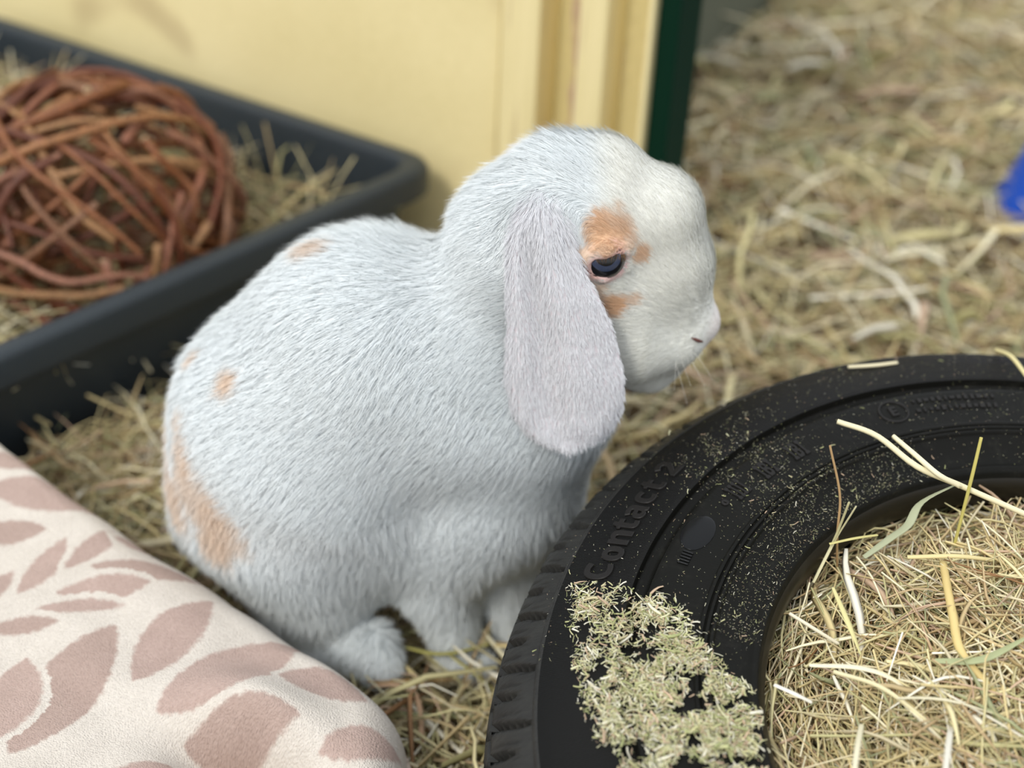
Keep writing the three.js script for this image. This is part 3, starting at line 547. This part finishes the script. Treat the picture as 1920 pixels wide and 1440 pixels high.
    cap(at(-0.0125, 0.0015, 0.0035), 0.0022, at(-0.002, -0.0092, 0.0062), 0.0022, 0.002); cap(at(-0.002, -0.0092, 0.0062), 0.0022, at(0.0130, -0.0068, 0.0035), 0.0024, 0.002);
  }
  const nose = V(0.1165, 0.262, Zc);
  const sdf = (x, y, z) => {
    let d = base(x, y, z);
    if (x > 0.02 && y > 0.28 && y < 0.36) { for (const c of lids) d = smin(d, prim(c, x, y, z), c[8] + 0.002); for (const e of eyes) { const q = Math.hypot(x - e.c.x, y - e.c.y, z - e.c.z) - (ER - 0.0006); d = Math.max(d, -q); } }
    if (x > 0.07 && y < 0.275) { // mouth line and nostrils
      const m = Math.hypot((y - (0.2475 + (0.112 - x) * -0.2)), (Math.abs(z - Zc) < 0.012 ? 0 : Math.abs(z - Zc) - 0.012)) - 0.0011; d = Math.max(d, -Math.max(m, Math.abs(x - 0.104) - 0.014));
      for (const s of [1, -1]) d = Math.max(d, -(Math.hypot((x - 0.1085) * 0.55 - (y - 0.2555) * 0.35, (y - 0.2555) * 1 + (x - 0.1085) * 0.35, (z - Zc - s * 0.0095) * 0.6) - 0.0017));
    }
    return d;
  };
  function nets(f, lo, hi, cell, keep) {
    const n = [0, 1, 2].map((k) => Math.ceil((hi[k] - lo[k]) / cell) + 1), F = new Float32Array(n[0] * n[1] * n[2]), id = (i, j, k) => i + n[0] * (j + n[1] * k);
    for (let k = 0; k < n[2]; k++) for (let j = 0; j < n[1]; j++) for (let i = 0; i < n[0]; i++) F[id(i, j, k)] = f(lo[0] + i * cell, lo[1] + j * cell, lo[2] + k * cell);
    const vid = new Int32Array(F.length).fill(-1), pos = [], idx = [];
    for (let k = 0; k < n[2] - 1; k++) for (let j = 0; j < n[1] - 1; j++) for (let i = 0; i < n[0] - 1; i++) {
      let m = 0, sx = 0, sy = 0, sz = 0; const c = [];
      for (let q = 0; q < 8; q++) c.push(F[id(i + (q & 1), j + (q >> 1 & 1), k + (q >> 2))]);
      for (const [a, b] of [[0, 1], [2, 3], [4, 5], [6, 7], [0, 2], [1, 3], [4, 6], [5, 7], [0, 4], [1, 5], [2, 6], [3, 7]]) if ((c[a] < 0) !== (c[b] < 0)) { const t = c[a] / (c[a] - c[b]); m++; sx += (a & 1) + ((b & 1) - (a & 1)) * t; sy += (a >> 1 & 1) + ((b >> 1 & 1) - (a >> 1 & 1)) * t; sz += (a >> 2) + ((b >> 2) - (a >> 2)) * t; }
      if (m) { vid[id(i, j, k)] = pos.length / 3; pos.push(lo[0] + (i + sx / m) * cell, lo[1] + (j + sy / m) * cell, lo[2] + (k + sz / m) * cell); }
    }
    const quad = (a, b, c, d, flip) => { if (a < 0 || b < 0 || c < 0 || d < 0) return; if (keep && !keep((pos[a * 3] + pos[c * 3]) / 2, (pos[a * 3 + 1] + pos[c * 3 + 1]) / 2, (pos[a * 3 + 2] + pos[c * 3 + 2]) / 2)) return; flip ? idx.push(a, c, b, a, d, c) : idx.push(a, b, c, a, c, d); };
    for (let k = 1; k < n[2] - 1; k++) for (let j = 1; j < n[1] - 1; j++) for (let i = 1; i < n[0] - 1; i++) {
      const s = F[id(i, j, k)] < 0;
      if (s !== F[id(i + 1, j, k)] < 0) quad(vid[id(i, j - 1, k - 1)], vid[id(i, j, k - 1)], vid[id(i, j, k)], vid[id(i, j - 1, k)], !s);
      if (s !== F[id(i, j + 1, k)] < 0) quad(vid[id(i - 1, j, k - 1)], vid[id(i - 1, j, k)], vid[id(i, j, k)], vid[id(i, j, k - 1)], !s);
      if (s !== F[id(i, j, k + 1)] < 0) quad(vid[id(i - 1, j - 1, k)], vid[id(i, j - 1, k)], vid[id(i, j, k)], vid[id(i - 1, j, k)], !s);
    }
    const g = new THREE.BufferGeometry(); g.setAttribute('position', new THREE.Float32BufferAttribute(pos, 3)); g.setIndex(idx); g.computeVertexNormals(); return g;
  }
  const HB = { lo: [-0.036, 0.212, -0.85], hi: [0.132, 0.392, -0.73] }, hc = 0.0016;
  const inHead = (x, y, z, m) => x > HB.lo[0] + m && y > HB.lo[1] + m && z > HB.lo[2] + m && z < HB.hi[2] - m;
  const bodyG = nets(sdf, [-0.26, -0.008, -0.90], [0.14, 0.40, -0.69], 0.004, (x, y, z) => !inHead(x, y, z, 0.006));
  const headG = nets(sdf, HB.lo, HB.hi, hc);
  // ears: a flattened, slightly cupped flap hanging from its root
  const earRows = [[0.0130, 0.3540, -0.768, 0.0120], [0.0120, 0.3480, -0.7545, 0.0150], [0.0115, 0.3360, -0.7440, 0.0180], [0.0155, 0.3160, -0.7345, 0.0230], [0.0235, 0.2880, -0.7275, 0.0298], [0.0280, 0.2603, -0.7225, 0.0338], [0.0305, 0.2410, -0.720, 0.0325], [0.0325, 0.2285, -0.7195, 0.0275], [0.0338, 0.2205, -0.719, 0.0200], [0.0346, 0.2165, -0.719, 0.0085]];
  const earSpine = new THREE.CatmullRomCurve3(earRows.map((r) => V(r[0], r[1], r[2]))), earW = (t) => { const q = t * (earRows.length - 1), i = Math.min(earRows.length - 2, Math.floor(q)), f = q - i, s = f * f * (3 - 2 * f); return earRows[i][3] * (1 - f) + earRows[i + 1][3] * f; };
  const earGeo = (s) => gridGeo(40, 54, (u, v) => {
    const C = earSpine.getPoint(v), T = earSpine.getTangent(v), w = earW(v), a = u * Math.PI * 2, side = V(1, 0.1, 0.1).addScaledVector(T, -T.x - 0.1 * T.y - 0.1 * T.z).normalize(), N = V().crossVectors(side, T).normalize(); if (N.z < 0) N.negate();
    const x = Math.cos(a), th = 0.0036 * (1 - 0.35 * x * x) * sstep(0, 0.12, 1.02 - v) + (v < 0.25 ? 0.007 * (1 - v / 0.25) : 0);
    const cup = -0.0075 * x * x * sstep(0.05, 0.5, v) + 0.003 * Math.exp(-((x + 0.8) ** 2) / 0.05) * sstep(0.1, 0.4, v) * sstep(1, 0.7, v) - 0.006 * Math.exp(-((x + 0.38 - 0.25 * v) ** 2) / 0.07) * sstep(0.12, 0.35, v) * sstep(0.98, 0.6, v) + 0.0012 * nz(x * 2.5, v * 7, 4) * sstep(0.1, 0.3, v);
    const p = C.clone().addScaledVector(side, x * w).addScaledVector(N, Math.sin(a) * th + cup);
    return s > 0 ? [p.x, p.y, p.z] : [p.x - 0.026 * sstep(0, 0.5, v), p.y + 0.012 * v, 2 * Zc - p.z];
  }, true);
  const earN = earGeo(1), earF = earGeo(-1); { const i = earF.index.array; for (let k = 0; k < i.length; k += 3) { const t = i[k]; i[k] = i[k + 1]; i[k + 1] = t; } earF.computeVertexNormals(); }
  for (const [e, s] of [[earN, 1], [earF, -1]]) { // normals point out of the flap
    const n = e.attributes.normal, i = 27 * 41 + 10; if (n.getZ(i) * s < 0) { const x = e.index.array; for (let k = 0; k < x.length; k += 3) { const t = x[k]; x[k] = x[k + 1]; x[k + 1] = t; } e.computeVertexNormals(); }
  }
  // markings of the coat: [x, y, z, radius, strength]
  const TAN = new THREE.Color('#dcc0a6'), TAN2 = new THREE.Color('#dfb792'), WHITE = new THREE.Color('#e5eaeb'), CREAM = new THREE.Color('#efefe8'), PINK = new THREE.Color('#d9aaa4'), EARC = new THREE.Color('#dfdae0'), NOSEC = new THREE.Color('#e2d8d4');
  const E0 = eyes[0];
  const patches = [
    [0.0505, 0.3421, -0.7518, 0.0125, 0.85, 1], [0.0410, 0.3455, -0.7500, 0.0080, 0.8, 1], [0.0617, 0.3330, -0.7554, 0.0066, 0.6, 1], [0.0692, 0.3246, -0.7579, 0.0062, 0.85, 1], [0.0549, 0.2950, -0.7501, 0.0085, 1, 1], [0.0459, 0.3050, -0.7473, 0.0065, 0.6, 1], [0.0692, 0.2972, -0.7552, 0.0045, 0.6, 1], [0.037, 0.331, -0.748, 0.0085, 0.75, 1], [0.0495, 0.336, -0.745, 0.0105, 0.85, 1], [0.0365, 0.317, -0.747, 0.0065, 0.5, 1],
    [-0.1597, 0.2364, -0.7423, 0.0075, 0.9, 0], [-0.1110, 0.3005, -0.7892, 0.0075, 0.6, 0], [-0.1194, 0.2969, -0.7896, 0.0075, 0.6, 0], [-0.1872, 0.2272, -0.7766, 0.006, 0.7, 0], [-0.1928, 0.2031, -0.7488, 0.0075, 0.55, 0], [-0.1904, 0.1842, -0.7372, 0.0125, 0.7, 0], [-0.1831, 0.1625, -0.7268, 0.0195, 0.7, 0], [-0.1665, 0.1493, -0.7144, 0.0160, 0.8, 0], [-0.2037, 0.1371, -0.7529, 0.0190, 0.8, 0], [-0.1732, 0.1303, -0.7186, 0.0130, 0.8, 0], [-0.2, 0.165, -0.78, 0.02, 0.7, 0]];
  const coat = (p, n, ear) => {
    const c = (ear ? EARC : WHITE).clone();
    if (!ear && p.x > 0.035 && p.y > 0.22) c.lerp(CREAM, sstep(0.035, 0.055, p.x));
    if (!ear) for (const [x, y, z, r, k, kind] of patches) { const d = Math.hypot(p.x - x, p.y - y, p.z - z) + 0.35 * r * nz(p.x * 90, p.y * 90, p.z * 90) + 0.2 * r * nz(p.x * 260, p.y * 260, p.z * 260); c.lerp(kind ? TAN2 : TAN, k * sstep(r * (kind ? 1.25 : 1.6), r * (kind ? 0.6 : 0.45), d)); }
    if (!ear) { const d = nose.distanceTo(p); c.lerp(NOSEC, 0.75 * sstep(0.02, 0.009, d)); }
    return c;
  };
  const paint = (g, ear) => {
    const p = g.attributes.position, n = g.attributes.normal, col = new Float32Array(p.count * 3), q = V(), m = V();
    for (let i = 0; i < p.count; i++) {
      q.fromBufferAttribute(p, i); m.fromBufferAttribute(n, i); const c = coat(q, m, ear);
      if (!ear) for (const e of eyes) c.lerp(PINK, 0.8 * sstep(0.0165, 0.0128, q.distanceTo(e.c)));
      if (ear) c.lerp(PINK, 0.12);
      col.set([c.r, c.g, c.b], i * 3);
    }
    g.setAttribute('color', new THREE.BufferAttribute(col, 3)); g.deleteAttribute('uv'); return g;
  };
  [bodyG, headG].forEach((g) => paint(g, false)); [earN, earF].forEach((g) => paint(g, true));
  const bodyGeo = mergeGeometries([bodyG, headG, earN, earF]); bodyGeo.translate(-BASE.x, 0, -BASE.z);
  part('body', bodyGeo, std({ vertexColors: true, roughness: 0.85 }), rabbit);

  // fur: small tufts combed along the body
  // a tuft: five tapered hairs, each as [x, y, z, half width] at root, middle and tip
  const tufts = []; for (let v = 0; v < 6; v++) tufts.push(Array.from({ length: 5 }, () => { const ox = rr(-0.16, 0.16), oz = rr(-0.1, 0.1), bx = rr(-0.13, 0.13), curl = rr(0.04, 0.2), L = rr(0.7, 1.05); return [[ox, 0, oz, 0.021], [ox * 0.8 + bx * 0.25, L * 0.5, oz + curl * 0.35, 0.018], [ox * 0.6 + bx, L, oz, 0]]; }));
  const furMat = std({ color: 0xffffff, roughness: 0.8, vertexColors: true });
  const furry = (name, g, density, spec) => {
    const p = g.attributes.position, ix = g.index.array, nor = g.attributes.normal, pos = [], nrm = [], col = [], idx = [], a = V(), b = V(), c = V(), n = V(), t = V(), q = V();
    const put = (x, y, z, r, n, col3, xs, dir, zs, sx, L) => { const X = xs.x * x * sx + dir.x * y * L + zs.x * z * L, Y = xs.y * x * sx + dir.y * y * L + zs.y * z * L, Z = xs.z * x * sx + dir.z * y * L + zs.z * z * L; pos.push(r.x + X, r.y + Y, r.z + Z); t.copy(zs).lerp(n, 0.42).normalize(); nrm.push(t.x, t.y, t.z); col.push(col3.r, col3.g, col3.b); };
    for (let k = 0; k < ix.length; k += 3) {
      a.fromBufferAttribute(p, ix[k]); b.fromBufferAttribute(p, ix[k + 1]); c.fromBufferAttribute(p, ix[k + 2]);
      const ab = b.clone().sub(a), ac = c.clone().sub(a), area = q.crossVectors(ab, ac).length() / 2; let m = area * density * (a.z < Zc - 0.015 ? 0.4 : 1); m = Math.floor(m) + (rnd() < m % 1 ? 1 : 0);
      for (let w = 0; w < m; w++) {
        let u = rnd(), v = rnd(); if (u + v > 1) { u = 1 - u; v = 1 - v; }
        const r = a.clone().addScaledVector(ab, u).addScaledVector(ac, v); n.fromBufferAttribute(nor, ix[k]).lerp(t.fromBufferAttribute(nor, ix[k + 1]), u).normalize();
        const s = spec(r, n); if (!s) continue;
        const f = s.flow.addScaledVector(n, -s.flow.dot(n)); if (f.lengthSq() < 1e-6) continue; f.normalize();
        const dir = f.addScaledVector(n, s.lift * rr(0.7, 1.3)).add(V(rr(-1, 1), rr(-1, 1), rr(-1, 1)).multiplyScalar(s.mess)).normalize(), xs = V().crossVectors(dir, n).normalize(), zs = V().crossVectors(xs, dir).normalize();
        const L = s.len * rr(0.75, 1.2), wd = s.wide, cc = s.col.multiplyScalar(rr(0.92, 1.04)), root = V(r.x - BASE.x, r.y, r.z - BASE.z).addScaledVector(n, -0.0006);
        for (const h of tufts[Math.floor(rnd() * 6)]) {
          const b0 = pos.length / 3, [A, B, C] = h;
          put(A[0] - A[3] * s.hair, A[1], A[2], root, n, cc, xs, dir, zs, wd, L); put(A[0] + A[3] * s.hair, A[1], A[2], root, n, cc, xs, dir, zs, wd, L); put(B[0] - B[3] * s.hair, B[1], B[2], root, n, cc, xs, dir, zs, wd, L); put(B[0] + B[3] * s.hair, B[1], B[2], root, n, cc, xs, dir, zs, wd, L); put(C[0], C[1], C[2], root, n, cc, xs, dir, zs, wd, L);
          idx.push(b0, b0 + 1, b0 + 2, b0 + 1, b0 + 3, b0 + 2, b0 + 2, b0 + 3, b0 + 4);
        }
      }
    }
    const geo = new THREE.BufferGeometry(); geo.setAttribute('position', new THREE.Float32BufferAttribute(pos, 3)); geo.setAttribute('normal', new THREE.Float32BufferAttribute(nrm, 3)); geo.setAttribute('color', new THREE.Float32BufferAttribute(col, 3)); geo.setIndex(idx);
    const m = part(name, geo, furMat, rabbit); m.userData.kind = 'stuff';
  };
  const headness = (r) => r.y > 0.235 && r.x > -0.04 ? sstep(-0.03, 0.02, r.x) * sstep(0.225, 0.25, r.y) : 0;
  const fieldFlow = (r) => {
    const root = sstep(0.036, 0.016, Math.hypot(r.x - 0.014, r.y - 0.338, Math.abs(r.z - Zc) - 0.042)), h = headness(r), f = V(-0.75, -0.75, 0).add(V(0, 0, 0.2 * nz(r.x * 30, r.y * 30, r.z * 30))); f.x += 0.5 * nz(r.x * 22, r.y * 22, r.z * 22 + 5); if (r.y < 0.16) f.x += 0.5; f.y -= sstep(0.16, 0.08, r.y) * 0.6;
    if (h > 0) { const q = r.clone().sub(nose).normalize(); q.x -= 0.1; f.lerp(q, h); f.lerp(V(0.05, -1, Math.sign(r.z - Zc) * 0.3), root); }
    return f;
  };
  furry('fur', bodyG, 300000, (r, n) => { const low = sstep(0.06, 0.03, r.y); return { flow: fieldFlow(r), lift: 0.36, mess: 0.16, len: 0.0125 - 0.006 * low, wide: 0.0085, hair: 1.15, col: coat(r, n, false) }; });
  furry('fur', headG, 800000, (r, n) => {
    let de = 1; for (const e of eyes) { const d = r.distanceTo(e.c); de = Math.min(de, d); }
    if (de < 0.0136) return null;
    const er = Math.hypot(r.x - 0.014, r.y - 0.335, Math.abs(r.z - Zc) - 0.042), far = sstep(0.014, 0.034, er), crown = sstep(0.362, 0.374, r.y) * sstep(0.065, 0.045, r.x), dn = nose.distanceTo(r), back = sstep(0.045, 0.0, r.x), ns = sstep(0.008, 0.05, dn);
    if (dn < 0.011 && rnd() < 0.5) return null;
    return { flow: fieldFlow(r), lift: 0.2 + 0.25 * back * far + 0.35 * crown, mess: 0.07 + 0.12 * back + 0.1 * crown, len: (0.003 + 0.0046 * ns + 0.0062 * back * far + 0.003 * crown) * (0.45 + 0.55 * far) * (0.5 + 0.5 * sstep(0.0135, 0.022, de)), wide: 0.0046 + 0.003 * back, hair: 1.2, col: coat(r, n, false) };
  });
  const earSpec = (s) => (r, n) => { const v = clamp((0.345 - r.y) / 0.127); return { flow: V(0.18 + 0.1 * nz(r.x * 60, r.y * 60, 3), -1, 0), lift: 0.3, mess: 0.16, len: 0.0058 + 0.003 * sstep(0.25, 0, v), wide: 0.0048, hair: 1.15, col: coat(r, n, true).lerp(WHITE, 0.5) }; };
  furry('ear_fur', earN, 760000, earSpec(1)); furry('ear_fur', earF, 500000, earSpec(-1));

  // eyes
  const scl = phys({ color: 0x101116, roughness: 0.3, clearcoat: 0.5, clearcoatRoughness: 0.03 }), iris = phys({ color: 0x303a52, roughness: 0.35, clearcoat: 0.5, clearcoatRoughness: 0.03 }), pup = phys({ color: 0x030304, roughness: 0.3, clearcoat: 0.4, clearcoatRoughness: 0.03 }), lash = std({ color: 0x6e5236, roughness: 0.8 });
  for (const e of eyes) {
    const look = V(0.05, 0.60, e.s * 0.80).normalize(), Q = new THREE.Quaternion().setFromUnitVectors(V(0, 1, 0), look);
    const ball = part('eye', new THREE.SphereGeometry(ER, 40, 28), scl, rabbit); ball.position.copy(e.c).sub(BASE);
    const ir = new THREE.SphereGeometry(ER + 0.00015, 48, 16, 0, Math.PI * 2, 0.0, 0.80); ir.applyQuaternion(Q); part('iris', ir, iris, ball);
    const pu = new THREE.SphereGeometry(ER + 0.00032, 40, 12, 0, Math.PI * 2, 0, 0.50); pu.applyQuaternion(Q); part('pupil', pu, pup, ball);
    const hairs = []; for (let k = 0; k < 46; k++) { const a = rr(-0.0085, 0.0095), y = 0.0072 - Math.abs(a) * 0.30, p0 = V().addScaledVector(e.f, a).addScaledVector(e.u, y).addScaledVector(e.n, 0.0108 - Math.abs(a) * 0.3), p2 = p0.clone().addScaledVector(e.u, -rr(0.0015, 0.0042)).addScaledVector(e.n, rr(0.001, 0.0028)).addScaledVector(e.f, rr(-0.0012, 0.0006)), p1 = p0.clone().lerp(p2, 0.5).addScaledVector(e.n, 0.0009); hairs.push(stalkGeo([p0, p1, p2], (t) => 0.00011 * (1 - 0.8 * t), { sides: 3, seg: 4 })); }
    const ls = part('eyelashes', mergeGeometries(hairs), lash, rabbit); ls.position.copy(ball.position); ls.userData.kind = 'stuff';
  }
  const nostrilM = std({ color: 0x6a4038, roughness: 0.7 });
  for (const s of [1, -1]) part('nostril', stalkGeo([[0.1022, 0.2660, 0.0236], [0.1060, 0.2624, 0.0204], [0.1100, 0.2588, 0.0162]].map(([x, y, z]) => V(x - BASE.x, y, Zc + s * (z + 0.0004) - BASE.z)), (t) => 0.0002 + 0.0013 * Math.sin(Math.PI * clamp(t * 0.9 + 0.05)), { sides: 8, seg: 10, flat: 0.8 }), nostrilM, rabbit);
  const whiskM = std({ color: 0xf2efe6, roughness: 0.4 });
  for (const s of [1, -1]) for (let k = 0; k < 7; k++) {
    const a = V(0.100 - 0.004 * (k % 3) - BASE.x, 0.2625 - 0.0042 * (k / 2) , Zc + s * (0.0165 + 0.001 * (k % 2)) - BASE.z), d = V(rr(-0.2, 0.55), rr(-0.75, 0.0), s * rr(0.7, 1)).normalize(), L = rr(0.018, 0.034);
    part('whisker', stalkGeo([a, a.clone().addScaledVector(d, L * 0.5).add(V(0, 0.001, 0)), a.clone().addScaledVector(d, L).add(V(0.001, -0.004, 0))], (t) => 0.00012 * (1 - 0.75 * t), { sides: 4, seg: 8 }), whiskM, rabbit);
  }
  /*DEBUG*/
}
renderer.render(scene, camera);
